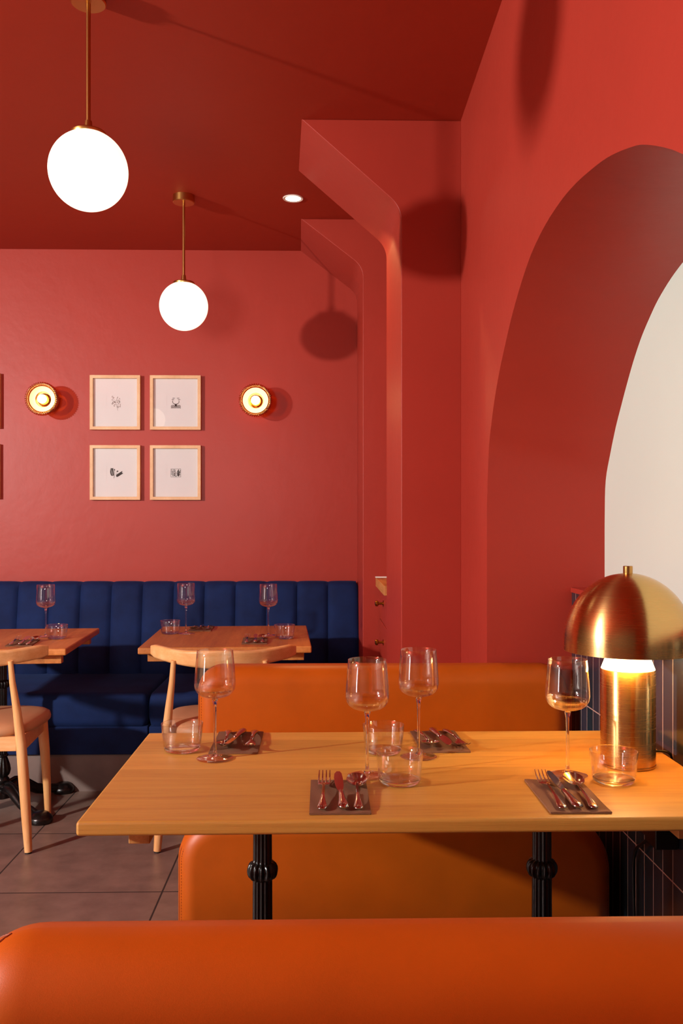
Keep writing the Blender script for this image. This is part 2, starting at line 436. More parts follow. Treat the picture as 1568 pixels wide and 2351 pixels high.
def art_sprig(m):
    y = AY
    for k in range(8):
        t = k / 7
        ell(m, -.022 - .004 * sin(t * 3) - .0, -.014 + t * .036, .0058, .0022, 2.5, y); ell(m, -.013 - t * .004, -.014 + t * .036, .0056, .0022, .7, y)
        ell(m, .006 + t * .028, -.014 + t * .018, .0056, .0022, 1.2, y); ell(m, .008 + t * .028, -.021 + t * .018, .0054, .0022, -.2, y)
    stroke(m, [(-.01, -.03), (-.006, -.01), (-.006, .012)], .0015, y); ell(m, -.006, .016, .0028, .005, .2, y)
    stroke(m, [(.002, -.014), (.008, .004)], .001, y); ell(m, .010, .008, .0055, .0032, .3, y)
def art_scene(m):
    y = AY
    stroke(m, [(-.027, -.024), (-.027, .022)], .0012, y); stroke(m, [(.027, -.024), (.027, .022)], .0012, y)
    stroke(m, [(-.027, -.0235), (.027, -.0235)], .0012, y); stroke(m, [(-.027, .0215), (.027, .0215)], .0012, y)
    for r in range(5):
        for c in range(4):
            if random.random() < .8: ell(m, -.022 + c * .005, .016 - r * .008, .0016, .0032, random.uniform(-.7, .7), y)
    for x, zb, zt, wd in ((-.007, -.018, .0, .003), (-.003, -.02, .016, .0018), (.002, -.01, .004, .002), (.010, -.018, .012, .0032), (.015, -.02, .018, .0046), (.020, -.014, .008, .003)):
        stroke(m, [(x + .001, zb), (x - .001, (zb + zt) / 2), (x, zt)], wd, y)
    for k in range(9): ell(m, random.uniform(.006, .024), random.uniform(-.016, .014), .004, .0014, random.uniform(.3, 1.3), y)
    for k in range(3): ell(m, .0 + k * .003, -.02 + k * .002, .002, .0015, .4, y)
def frame(x0, x1, z0, z1, art, ink, label, plate=(-.05, .045)):
    cx, cz = (x0 + x1) / 2, (z0 + z1) / 2; hw, hh = (x1 - x0) / 2, (z1 - z0) / 2
    t = thing('picture_frame', label, 'framed print', (cx, YB, cz), 0, FG)
    k, d = .0175, .030
    m = MB()
    # mitred moulding
    o = [(-hw, -hh), (hw, -hh), (hw, hh), (-hw, hh)]; i_ = [(-hw + k, -hh + k), (hw - k, -hh + k), (hw - k, hh - k), (-hw + k, hh - k)]
    v = [(x, -d, z) for x, z in o] + [(x, -d, z) for x, z in i_] + [(x, -.001, z) for x, z in o] + [(x, -.001, z) for x, z in i_]
    f = []
    for a in range(4):
        b = (a + 1) % 4
        f += [(a, b, b + 4, a + 4), (a, a + 8, b + 8, b), (a + 4, b + 4, b + 12, a + 12), (a + 8, a + 12, b + 12, b + 8)]
    m.add(v, f).build('frame_moulding', M['frame'], t, bevel=.0012)
    p = MB().box(-hw + k + .0005, hw - k - .0005, -.0115, -.002, -hh + k + .0005, hh - k - .0005).build('print_sheet', M['paper'], t)
    if art:
        a = MB(); art(a); a.build('print_motif', ink, t)
        l = MB(); stroke(l, [(plate[0], -.046), (plate[0], .046)], .001, -.0123); stroke(l, [(plate[0], .046), (plate[1], .046)], .0004, -.0123)
        l.build('plate_mark', M['ink_line'], t)
    MB().box(-hw + k + .0005, hw - k - .0005, -.0185, -.0165, -hh + k + .0005, hh - k - .0005).build('glass_pane', M['pane'], t)
    return t
frame(-1.278, -1.002, 1.783, 2.083, art_branch, M['ink_pale'], 'framed print of a pale leafy branch, upper left of the four')
frame(-.949, -.670, 1.783, 2.083, art_bowl, M['ink'], 'framed print of a fruit bowl on checked cloth, upper right of the four')
frame(-1.278, -1.002, 1.397, 1.698, art_sprig, M['ink'], 'framed print of a dark leafy sprig, lower left of the four')
frame(-.949, -.670, 1.397, 1.698, art_scene, M['ink'], 'framed print of a small boxed black scene, lower right of the four')
frame(-2.045, -1.768, 1.79, 2.092, None, None, 'framed print cut by the left edge of the photo, upper one')
frame(-2.048, -1.771, 1.404, 1.704, None, None, 'framed print cut by the left edge of the photo, lower one')

# ------------------------------------------------------------------ navy banquette
bq = thing('velvet_banquette', 'long navy velvet banquette with channelled back along the red wall', 'banquette', (0, 0, 0))
bx1 = .196; cw = .1665; nb = 18
bx0 = bx1 - cw * nb
ns = 12
rings = []
prof = [(4.885, .40), (4.86, .46), (4.858, .52), (4.866, .62), (4.882, .74), (4.898, .84), (4.908, .90), (4.916, .925), (4.932, .943), (4.955, .949), (4.985, .946), (5.01, .93), (5.015, .40)]
xs = []
for c in range(nb):
    for k in range(ns): xs.append((bx0 + cw * (c + k / ns), (k / ns)))
xs.append((bx1, 1.0))
for x, u in xs:
    bul = .022 * (1 - (2 * u - 1) ** 4) if 0 < u < 1 else 0
    bul = .020 * math.sqrt(max(0, 1 - (abs(2 * u - 1)) ** 3.2))
    ring = []
    for j, (y, z) in enumerate(prof):
        g = 1 if j < 8 else (.6, .3, .1, 0, 0)[j - 8]
        lift = .006 * (bul / .02) if 6 <= j <= 10 else 0
        xx = x
        if x == bx1: xx = x - (.020 if 8 <= j <= 10 else 0) + .012 * (1 - (z - .4) / .55)
        ring.append((xx, y - bul * g, z + lift))
    rings.append(ring)
MB().loft(rings).build('backrest', M['velvet'], bq, smooth=True, angle=70)
def rbox(m, x0, x1, y0, y1, z0, z1, r, n=5):
    """box with rounded front-top/bottom edges along X"""
    pts = []
    for (cy, cz, a0) in ((y1 - .005, z1 - .005, 0), (y0 + r, z1 - r, 90), (y0 + r, z0 + r, 180), (y1 - .005, z0 + .005, 270)):
        rr = r if cy < y1 - .01 else .005
        for i in range(n + 1):
            a = R(a0 + 90 * i / n); pts.append((cy + rr * cos(a), cz + rr * sin(a)))
    L = []
    for x, ins in ((x0, r * .6), (x0 + r * .2, r * .18), (x0 + r * .6, 0), (x1 - r * .6, 0), (x1 - r * .2, r * .18), (x1, r * .6)):
        cy, cz = (y0 + y1) / 2, (z0 + z1) / 2
        L.append([(x, y + (ins if y < cy else -ins) , z + (ins if z < cz else -ins)) for y, z in pts])
    m.loft(L)
sm = MB()
rbox(sm, -.82, bx1 - .01, 4.275, 4.885, .30, .468, .045); rbox(sm, -1.85, -.824, 4.275, 4.885, .30, .468, .045); rbox(sm, bx0, -1.854, 4.275, 4.885, .30, .468, .045)
sm.build('seat_cushion', M['velvet'], bq, smooth=True, angle=60)
sf = MB(); sf.box(bx0, -.822, 4.285, 4.9, .178, .31).box(-.818, bx1 - .01, 4.285, 4.9, .178, .31)
sf.build('seat_skirt', M['velvet'], bq, bevel=.006)
MB().box(bx0, bx1 - .02, 4.31, 4.9, 0, .177).build('plinth', M['skirt'], bq)

# ------------------------------------------------------------------ cast-iron table base
def iron_base(parent, x, y, top, rz=0, feet=True):
    """fluted column with collar, leafy urn and four scrolled feet"""
    p = []
    z = top
    col = []
    def seg(z0, z1, r0, r1, k, n=2):
        for i in range(n): col.append((r0 + (r1 - r0) * i / (n - 1), z0 + (z1 - z0) * i / (n - 1), k))
    seg(.235, .53, .0195, .0185, 1, 2)
    for i in range(9):
        a = -pi / 2 + pi * i / 8
        col.append((.0185 + .0105 * cos(a), .552 + .0175 * sin(a), 1.2 if 0 < i < 8 else .5))
    seg(.575, top - .02, .0180, .0172, 1, 2)
    col += [(.030, top - .018, 0), (.034, top, 0)]
    m = MB(); m.lathe(col, 112, rib=(14, .09)); o = m.build('column', M['iron'], parent, loc=(x, y, 0), rot=(0, 0, rz), smooth=True, angle=60)
    if feet:
        urn = [(.020, .242, 0), (.026, .238, 0), (.026, .232, 0), (.020, .228, 0), (.024, .215, .6), (.031, .19, 1), (.034, .17, 1), (.030, .152, .8), (.022, .14, 0), (.029, .132, 0), (.031, .124, 0), (.028, .117, 0), (.036, .112, 0), (.040, .104, 0), (.036, .097, 0), (.042, .092, .5), (.046, .07, .5), (.044, .05, 0), (.02, .042, 0), (0, .042, 0)]
        MB().lathe(urn, 96, rib=(12, .08)).build('urn', M['iron'], parent, loc=(x, y, 0), rot=(0, 0, rz), smooth=True, angle=60)
        for k in range(4):
            a = rz + pi / 4 + k * pi / 2
            m = MB()
            pth = [(.02, .085), (.06, .095), (.095, .09), (.13, .07), (.17, .045), (.21, .033), (.25, .028), (.29, .022)]
            ra = [.028, .03, .03, .028, .024, .022, .02, .016]
            m.tube([(r_ * cos(a), r_ * sin(a), zz_) for r_, zz_ in pth], ra, 14, [.8] * 8)
            m.tube([(r_ * cos(a), r_ * sin(a), zz_ + q_ * .9) for (r_, zz_), q_ in zip(pth, ra)], [.008] * 8, 8)
            m.lathe([(.046, .002), (.050, .006), (.050, .022), (.046, .028), (.038, .036), (.030, .044), (.02, .048), (0, .048)], 32, c=(.31 * cos(a), .31 * sin(a), 0))
            m.build('foot', M['iron'], parent, loc=(x, y, 0), smooth=True, angle=50)
    return o

def tabletop(parent, w_, d_, th, material, cham=.008):
    MB().box(-w_ / 2, w_ / 2, -d_ / 2, d_ / 2, TOP - th, TOP).build('tabletop', material, parent, bevel=cham, seg=4)

# main table
MT = thing('oak_dining_table', 'oak dining table with two black fluted legs, nearest, lit by brass lamp', 'table', (.168, 1.882, 0), R(.25), 'oak restaurant tables')
tabletop(MT, 1.178, .662, .0255, M['oak'], .006)
for sx in (-.495, .492):
    MB().box(sx - .019, sx + .019, -.262, .262, TOP - .0255 - .037, TOP - .026).build('batten', M['oak_y'], MT, bevel=.002)
iron_base(MT, -.291, -.02, TOP - .026, .2); iron_base(MT, .285, -.02, TOP - .026, .2)

def far_table(cx, cy, w_, d_, rz, label):
    t = thing('oak_dining_table', label, 'table', (cx, cy, 0), rz, 'oak restaurant tables')
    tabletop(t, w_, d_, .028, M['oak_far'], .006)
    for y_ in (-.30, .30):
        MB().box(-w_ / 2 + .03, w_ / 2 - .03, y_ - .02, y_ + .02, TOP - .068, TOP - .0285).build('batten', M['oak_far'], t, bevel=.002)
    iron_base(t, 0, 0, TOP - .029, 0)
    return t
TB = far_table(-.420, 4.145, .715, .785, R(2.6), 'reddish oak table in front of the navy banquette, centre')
TA = far_table(-1.425, 4.065, .715, .745, R(3.5), 'reddish oak table at the left edge with black scrolled iron base')

# ------------------------------------------------------------------ chairs
def rr_ring(c, ax, up, hw, hh, r, n=5):
    pts = []
    for sx, sz, a0 in ((1, 1, 0), (-1, 1, 90), (-1, -1, 180), (1, -1, 270)):
        for i in range(n + 1):
            a = R(a0 + 90 * i / n)
            u = sx * (hw - r) + r * cos(a); v_ = sz * (hh - r) + r * sin(a)
            pts.append(tuple(c + ax * u + up * v_))
    return pts
def make_chair(label, loc, rz):
    t = thing('elbow_chair', label, 'chair', loc, rz, 'beech chairs with bowed back rail')
    # legs: rear ones run up to the rail
    for s in (-1, 1):
        pts = [(s * .240, -.195, .006), (s * .232, -.19, .12), (s * .222, -.185, .26), (s * .210, -.185, .42), (s * .196, -.192, .55), (s * .182, -.202, .66), (s * .176, -.206, .74)]
        leg = MB().tube(pts, [.0145, .018, .0205, .0195, .0155, .0115, .0095], 20).build('leg', M['beech'], t, smooth=True, angle=60)
        MB().lathe([(.012, 0), (.012, .007)], 16, c=(s * .240, -.195, 0)).build('foot_glide', M['rubber'], leg)
        pts = [(s * .218, .198, .006), (s * .214, .196, .15), (s * .206, .192, .30), (s * .198, .188, .40), (s * .195, .186, .445)]
        leg = MB().tube(pts, [.0125, .0165, .0205, .0225, .0225], 20).build('leg', M['beech'], t, smooth=True, angle=60)
        MB().lathe([(.011, 0), (.011, .007)], 16, c=(s * .218, .198, 0)).build('foot_glide', M['rubber'], leg)
    # rail
    rings = []
    K = 28
    for i in range(K + 1):
        s = -1 + 2 * i / K; a = abs(s)
        x = .283 * s; y = -.245 + .165 * a ** 2.1
        zt = .787 - .006 * sin(pi * min(1, a)) ** 2 + .001 * a; zb = .712 + .026 * a ** 1.6
        th = .019 - .006 * a
        k2 = 1
        if i in (0, K): zt -= .006; zb += .006; th *= .6
        tx = Vector((1, .165 * 2.1 * (a ** 1.1) * (1 if s > 0 else -1) / .283, 0)).normalized()
        nrm = Vector((-tx.y, tx.x, 0))
        up = (Vector((0, 0, 1)) - nrm * .28 * (1 - a)).normalized()
        rings.append(rr_ring(Vector((x, y, (zt + zb) / 2)), nrm, up, th, (zt - zb) / 2, min(th * .75, .012)))
    MB().loft(rings).build('back_rail', M['beech_h'], t, smooth=True, angle=50)
    # apron
    m = MB()
    m.box(-.195, .195, -.196, -.172, .392, .447)
    m.box(-.19, .19, .17, .194, .392, .440)
    a1 = MB.__dict__
    for s in (-1, 1):
        v = []
        for (x, y) in ((.208, -.18), (.196, .18)):
            for dx in (-.011, .011):
                for z_ in (.386, .448): v.append((s * (x + dx), y, z_))
        m.add(v, [(0, 1, 3, 2), (4, 6, 7, 5), (0, 4, 5, 1), (2, 3, 7, 6), (1, 5, 7, 3), (0, 2, 6, 4)])
    m.build('seat_apron', M['beech_h'], t, bevel=.003)
    # upholstered seat pad: soft trapezoid, wider at the front
    rings = []
    NP = 48
    def sup(q, hw, hd, e=3.2):
        c_, s_ = cos(q), sin(q)
        return (hw * math.copysign(abs(c_) ** (2 / e), c_), hd * math.copysign(abs(s_) ** (2 / e), s_))
    for zz, k in ((.440, .90), (.444, .965), (.452, .995), (.462, 1), (.474, .985), (.484, .93), (.491, .83), (.496, .65), (.499, .4), (.500, .1)):
        rg = []
        for i in range(NP):
            x, y = sup(2 * pi * i / NP, .245 * k, .225 * k)
            x *= 1 + .20 * (y / .225) * .5
            rg.append((x, y + .012, zz + (.006 * abs(x / .25) ** 2 * (1 if zz > .47 else .3))))
        rings.append(rg)
    MB().loft(rings).build('seat_pad', M['tan'], t, smooth=True, angle=180)
    return t
ch = make_chair('pale wood chair with bowed back and tan seat, before the centre back table', (-.392, 3.690, 0), R(-1))
c2 = copy_tree(ch); c2.location = (-1.378, 3.682, 0); c2.rotation_euler = (0, 0, R(3))
c2['label'] = 'pale wood chair with bowed back and tan seat, cut by the left edge'

# ------------------------------------------------------------------ leather booth benches
def rrect(x0, x1, z1, rl, rr_, ins, z0=0, n=14):
    """upside-down U outline (x,z) inset by ins"""
    pts = [(x0 + ins, z0)]
    r = max(rl - ins, .004)
    for i in range(n + 1):
        a = R(180 - 90 * i / n); pts.append((x0 + rl + r * cos(a), z1 - rl + r * sin(a)))
    for f in (.2, .4, .6, .8): pts.append((x0 + rl + (x1 - rr_ - x0 - rl) * f, z1 - ins))
    r = max(rr_ - ins, .004)
    for i in range(n + 1):
        a = R(90 - 90 * i / n); pts.append((x1 - rr_ + r * cos(a), z1 - rr_ + r * sin(a)))
    pts.append((x1 - ins, z0))
    return pts
def slab(name, parent, x0, x1, y0, y1, z1, rl, rr_, re, z0, seam_front=True, seam_y=None, pw=2.0):
    m = MB(); rings = []
    K = 10
    for i in range(K + 1):
        a = pi / 2 * i / K
        ins = re * (1 - sin(a)); y = y0 + re * (1 - cos(a))
        rings.append([(x, y, z) for x, z in rrect(x0, x1, z1, rl, rr_, ins, z0)])
    for i in range(K + 1):
        a = pi / 2 * i / K
        ins = re * (1 - cos(a)); y = y1 - re * (1 - sin(a))
        rings.append([(x, y, z) for x, z in rrect(x0, x1, z1, rl, rr_, ins, z0)])
    m.loft(rings)
    o = m.build(name, M['leather'], parent, smooth=True, angle=180)
    # seam: piping and stitches run up each end and over the top to the other face
    def onsurf(x_, z_, nx, nz, phi):
        # point on the rounded edge; (x_,z_) centre line of the corner, phi 0 = front face, pi = rear face
        c_ = sin(phi)
        yy = y0 + re * (1 - cos(phi)) if phi <= pi / 2 else y1 - re * (1 + cos(phi))
        return yy, re * (1 - c_)
    for xe, rad, sg in ((x0, rl, -1), (x1, rr_, 1)):
        s = MB()
        for off, kind in ((.30, 'pipe'), (.42, 'stitch')):
            for front in ((True,) if seam_front == 'front' else (True, False)):
                pts = []
                nA = 26
                for i in range(14):
                    z_ = z0 + .01 + (z1 - rad - z0 - .01) * i / 14
                    pts.append((xe, z_, -sg * -1, 0, off, 0))
                path = []
                ph0 = math.acos(max(-1, 1 - 0)) 
                for i in range(14 + nA):
                    if i < 14: al, z_ = 0, z0 + .01 + (z1 - rad - z0 - .01) * i / 14
                    else: al, z_ = (i - 14) / (nA - 1) * pi / 2, None
                    tt = min(1, max(0, (al / (pi / 2) - .2) / .55))
                    if al / (pi / 2) > .78: break
                    ins = re * (.12 if kind == 'pipe' else .25)
                    phi = math.asin(1 - ins / re) + (pi / 2 - math.asin(1 - ins / re)) * tt ** 1.6
                    yy, ins_ = onsurf(0, 0, 0, 0, phi)
                    yy += ((y1 - y0) / 2 - re) * max(0, tt ** 1.6)
                    if not front: yy = y0 + y1 - yy
                    cx_ = xe - sg * rad
                    if z_ is None:
                        q = rad - ins_; path.append(Vector((cx_ + sg * q * cos(al), yy, z1 - rad + q * sin(al))))
                    else: path.append(Vector((xe - sg * ins_, yy, z_)))
                if kind == 'pipe': s.tube(path, .0011, 6)
                else:
                    for A_, B_ in zip(path[:-1], path[1:]):
                        kk = max(1, int(round((B_ - A_).length / .008)))
                        for j in range(kk): s.tube([A_.lerp(B_, (j + .2) / kk), A_.lerp(B_, (j + .8) / kk)], .0009, 5)
        s.build('stitching', M['leather_thread'], o, smooth=True)
    return o
BG = 'orange leather booth benches'
fb = thing('booth_bench', 'orange leather booth bench behind the main table, facing the camera', 'bench', (0, 0, 0), 0, BG)
slab('backrest', fb, -.379, .752, 2.722, 2.853, .832, .075, .085, .055, .05)
slab('seat', fb, -.376, .754, 2.325, 2.75, .505, .115, .15, .05, .06, 'front')
MB().box(-.33, .72, 2.38, 2.85, 0, .08).build('plinth', M['black'], fb)
nbk = thing('booth_bench', 'orange leather booth bench seen from behind in the foreground', 'bench', (0, 0, 0), 0, BG)
slab('backrest', nbk, -.372, .752, .862, .995, .850, .088, .10, .066, .05)
slab('seat', nbk, -.376, .754, .97, 1.40, .48, .10, .12, .05, .06, 'front')
MB().box(-.33, .72, .88, 1.35, 0, .08).build('plinth', M['black'], nbk)

# ------------------------------------------------------------------ glassware
def make_wineglass():
    t = thing('wine_glass', '', 'wine glass')
    # bowl (thin wall)
    o = [(.0045, .128), (.010, .1305), (.020, .1330), (.030, .1365), (.038, .1425), (.0430, .151), (.0446, .161), (.0440, .175), (.0425, .195), (.0405, .215), (.0388, .2335)]
    i_ = [(r - .0010, z) for r, z in reversed(o[5:])] + [(.0415, .1515), (.037, .1440), (.029, .1385), (.019, .1352), (.009, .1335), (0, .1330)]
    o2 = o + [(.0384, .2341)] + i_
    MB().lathe(o2, 72, cap=False).build('bowl', M['thin'], t, smooth=True, angle=180)
    MB().lathe([(0, .1295), (.0068, .1295), (.0055, .124), (.0038, .116), (.0031, .10), (.0029, .06), (.0031, .03), (.0040, .014), (.0075, .0062), (.0, .0062)], 24).build('stem', M['glass'], t, smooth=True, angle=180)
    MB().lathe([(0, 0.0002), (.0385, .0002), (.0400, .0010), (.0390, .0018), (.028, .0025), (.014, .0040), (.0075, .0060), (0, .0064)], 64).build('foot', M['thin2'], t, smooth=True, angle=40)
    return t
def make_tumbler():
    t = thing('water_tumbler', '', 'tumbler')
    o = [(.0375, .001), (.0405, .004), (.0420, .010), (.0440, .034), (.0465, .0605), (.0460, .0615), (.0452, .0605), (.0428, .034), (.0408, .012), (.036, .0085), (0, .0085)]
    MB().lathe(o, 72, cap=False).build('wall', M['thin'], t, smooth=True, angle=180)
    MB().lathe([(0, .0005), (.037, .0005), (.0395, .0035), (.0400, .0075), (.0355, .0083), (.02, .0070), (0, .0062)], 64).build('base', M['glass'], t, smooth=True, angle=60)
    return t
wg0 = make_wineglass(); used = [False, False]
tm0 = make_tumbler()
def place(proto, k, x, y, label, group, rz=0):
    o = proto if not used[k] else copy_tree(proto)
    used[k] = True
    o.location = (x, y, TOP + .0003); o.rotation_euler = (0, 0, rz)
    o['label'] = label; o['group'] = group
    return o
GW, GT = 'empty wine glasses', 'clear water tumblers'
place(wg0, 0, -.232, 1.961, 'empty wine glass at the left end of the main table', GW)
place(wg0, 0, .090, 1.822, 'empty wine glass behind the front tumbler, centre of main table', GW)
place(wg0, 0, .209, 1.968, 'empty wine glass beside the far right cutlery of main table', GW)
place(wg0, 0, .494, 1.817, 'empty wine glass just left of the brass table lamp', GW)
place(tm0, 1, -.314, 2.035, 'clear tumbler at the far left corner of the main table', GT)
place(tm0, 1, .135, 2.010, 'clear tumbler half behind the front one, middle of main table', GT)
place(tm0, 1, .151, 1.772, 'clear tumbler in front, middle of the main table', GT)
place(tm0, 1, .572, 1.769, 'clear tumbler in front of the brass table lamp', GT)
place(wg0, 0, -.633, 4.216, 'empty wine glass left on the centre back table', GW)
place(wg0, 0, -.247, 4.142, 'empty wine glass right on the centre back table', GW)
place(tm0, 1, -.706, 4.217, 'clear tumbler left on the centre back table', GT)
place(tm0, 1, -.169, 4.029, 'clear tumbler right on the centre back table', GT)
place(wg0, 0, -1.250, 4.120, 'empty wine glass on the left back table', GW)
place(tm0, 1, -1.177, 4.045, 'clear tumbler on the left back table', GT)

# ------------------------------------------------------------------ napkins and cutlery (local: handle ends near y=0, tips at +y)
def flat_tube(m, sts, n=12):
    """sts: (x, y, z, half width, half thickness)"""
    rings = []
    for x, y, z, w_, h_ in sts:
        rings.append([(x + w_ * cos(2 * pi * k / n), y, z + h_ * sin(2 * pi * k / n)) for k in range(n)])
    m.loft(rings)
def handle_sts(L, w0, neck, z_end=.004, z_neck=.010):
    return [(0, 0, z_end, w0 * .3, .0012), (0, .002, z_end, w0 * .75, .0022), (0, .008, z_end + .0002, w0, .0030), (0, .018, z_end + .001, w0 * .93, .0029), (0, .04, z_end + .003, w0 * .62, .0024),
            (0, .065, z_neck - .002, w0 * .42, .0022), (0, L, z_neck, neck, .0020)]
def make_fork():
    t = thing('dinner_fork', '', 'fork')
    m = MB(); flat_tube(m, handle_sts(.125, .0092, .0027)); m.build('handle', M['steel'], t, smooth=True, angle=180)
    m = MB()
    flat_tube(m, [(0, .122, .0100, .0027, .0019), (0, .132, .0088, .0055, .0015), (0, .140, .0072, .0105, .0013), (0, .148, .0062, .0122, .0012), (0, .153, .0062, .0122, .0010)])
    for k in range(4):
        x = -.0105 + .007 * k
        flat_tube(m, [(x, .150, .0062, .0017, .0010), (x, .165, .0072, .0016, .0010), (x, .182, .0110, .0014, .0009), (x * .98, .198, .0178, .0008, .0006)], 8)
    m.build('tines', M['steel'], t, smooth=True, angle=70)
    return t
def make_knife():
    t = thing('dinner_knife', '', 'knife')
    m = MB(); flat_tube(m, [(0, 0, .006, .003, .002), (0, .003, .006, .0085, .0042), (0, .012, .006, .0100, .0055), (0, .04, .0065, .0078, .0050), (0, .07, .0075, .0058, .0045), (0, .088, .0085, .0060, .0042), (0, .092, .0088, .004, .003)])
    m.build('handle', M['steel'], t, smooth=True, angle=180)
    # blade lies tilted so that its flat side faces the diner
    out = [(-.006, .086), (-.0085, .10), (-.0105, .12), (-.0105, .155), (-.0085, .178), (-.003, .195), (.004, .200), (.0075, .19), (.0085, .16), (.0075, .12), (.005, .098), (.005, .086)]
    m = MB(); tl = .38
    lo = [(x * cos(tl), y, .0085 + (-x) * sin(tl) * .6 + (y - .086) * .055) for x, y in out]; hi = [(x, y, z + .0012) for x, y, z in lo]
    n_ = len(lo); m.add(lo + hi, [tuple(range(n_))[::-1], tuple(range(n_, 2 * n_))] + [(i, (i + 1) % n_, (i + 1) % n_ + n_, i + n_) for i in range(n_)])
    m.build('blade', M['steel'], t)
    return t
def make_spoon():
    t = thing('table_spoon', '', 'spoon')
    m = MB(); flat_tube(m, handle_sts(.128, .0088, .0025)); m.build('handle', M['steel'], t, smooth=True, angle=180)
    m = MB(); top_, bot_ = [], []
    nu, nv = 8, 32
    v = []; f = []
    def pt(u, q, off):
        e = 1 + .12 * sin(q)
        x = u * .0200 * cos(q); y = .155 + u * .030 * sin(q)
        z = .0125 - .0085 * (1 - u ** 2) - off + .004 * (y - .155) / .03
        return (x, y, z)
    for off in (0, .0011):
        b0 = len(v); v.append(pt(0, 0, off))
        for u in range(1, nu + 1):
            for k in range(nv): v.append(pt(u / nu, 2 * pi * k / nv, off))
        for k in range(nv): f.append((b0, b0 + 1 + k, b0 + 1 + (k + 1) % nv))
        for u in range(nu - 1):
            for k in range(nv):
                a = b0 + 1 + u * nv + k; b = b0 + 1 + u * nv + (k + 1) % nv
                f.append((a, b, b + nv, a + nv))
    h = len(v) // 2
    for k in range(nv):
        a = 1 + (nu - 1) * nv + k; b = 1 + (nu - 1) * nv + (k + 1) % nv
        f.append((a, b, b + h, a + h))
    m.add(v, f).build('bowl', M['steel'], t, smooth=True, angle=60)
    return t
def make_napkin():
    m = MB()
    nx, ny = 12, 14; W, L = .108, .205; v = []
    def hz(i, j, k): return .0004 + k * .0028 + (.0007 * sin(i * 1.3 + j * .5) if 0 < k else 0)
    for k in (0, 1):
        for j in range(ny + 1):
            for i in range(nx + 1): v.append((-W / 2 + W * i / nx, L * j / ny, hz(i, j, k)))
    S = (nx + 1) * (ny + 1); f = []
    for k in (0, 1):
        for j in range(ny):
            for i in range(nx):
                a = k * S + j * (nx + 1) + i; f.append((a, a + 1, a + nx + 2, a + nx + 1))
    for i in range(nx):
        f.append((i, i + 1, i + 1 + S, i + S)); a = ny * (nx + 1) + i; f.append((a, a + 1, a + 1 + S, a + S))
    for j in range(ny):
        a = j * (nx + 1); f.append((a, a + nx + 1, a + nx + 1 + S, a + S)); a += nx; f.append((a, a + nx + 1, a + nx + 1 + S, a + S))
    m.add(v, f)
    # folded layers at the near edge
    m.box(-W / 2 + .0005, W / 2 - .0015, -.0012, .002, .0005, .0018)
    return m.build('folded_napkin', M['napkin'], None, smooth=True, angle=40)
protos = {'fork': make_fork(), 'knife': make_knife(), 'spoon': make_spoon(), 'napkin': make_napkin()}
fresh = {k: True for k in protos}
def put(kind, x, y, z, rz, label, cat, group, rx=0):
    o = protos[kind] if fresh[kind] else copy_tree(protos[kind])
    fresh[kind] = False
    o.location = (x, y, z); o.rotation_euler = (rx, 0, rz); tag(o, label, cat, group)
    return o
def place_setting(x, y, rz, where, flip=False, xs=(-.034, .003, .033), jit=(0, 0, 0), cutlery=True, ends=.008):
    """x,y = middle of the napkin's handle-side edge; rz turns the setting"""
    put('napkin', x, y, TOP + .0002, rz, 'folded brown cloth napkin ' + where, 'napkin', 'brown napkins under cutlery')
    if not cutlery: return
    for kind, u, j, txt, gr in (('fork', xs[0], jit[0], 'steel dinner fork ', 'dinner forks'), ('knife', xs[1], jit[1], 'steel dinner knife ', 'dinner knives'), ('spoon', xs[2], jit[2], 'steel table spoon ', 'table spoons')):
        px = x + u * cos(rz) - ends * sin(rz); py = y + u * sin(rz) + ends * cos(rz)
        put(kind, px, py, TOP + .0044, rz + R(j), txt + where.replace('under', 'with'), kind, gr)
place_setting(.031, 1.577, 0, 'at the front left of the main table', xs=(-.032, .006, .032), jit=(-1.5, 2, -1))
place_setting(.452, 1.573, 0, 'at the front of the main table near the lamp', xs=(-.030, -.002, .026), jit=(-2, 1.5, -2))
place_setting(-.197, 2.203, pi, 'at the far left of the main table', xs=(-.034, -.006, .030), jit=(0, -7, 3))
place_setting(.267, 2.203, pi + R(2), 'at the far right of the main table', xs=(-.030, .002, .040), jit=(4, 3, 4))
place_setting(-.59, 4.505, pi + R(2), 'on the far side of the centre back table')
place_setting(-.288, 3.835, R(3), 'on the near side of the centre back table')
place_setting(-1.262, 3.785, R(8), 'on the near side of the left back table', jit=(0, -2, -3))
place_setting(-1.632, 4.42, pi, 'peeking in at the left frame edge', cutlery=False)

# ------------------------------------------------------------------ brass table lamp
LX, LY = .643, 1.895
lp = thing('mushroom_table_lamp', 'lit brushed brass mushroom lamp with dome shade on the main table', 'table lamp', (LX, LY, TOP))
MB().lathe([(0, .0003), (.055, .0003), (.0565, .002), (.0565, .0045), (.0545, .005), (.0545, .006), (.0560, .007), (.0560, .201), (.0550, .2025), (.0, .2025)], 96).build('base', M['brass'], lp, smooth=True, angle=35)
MB().lathe([(.0548, .2027), (.0460, .2260), (.0460, .2700), (0, .2700)], 64, cap=False).build('diffuser', M['diffuser'], lp, smooth=True, angle=35)
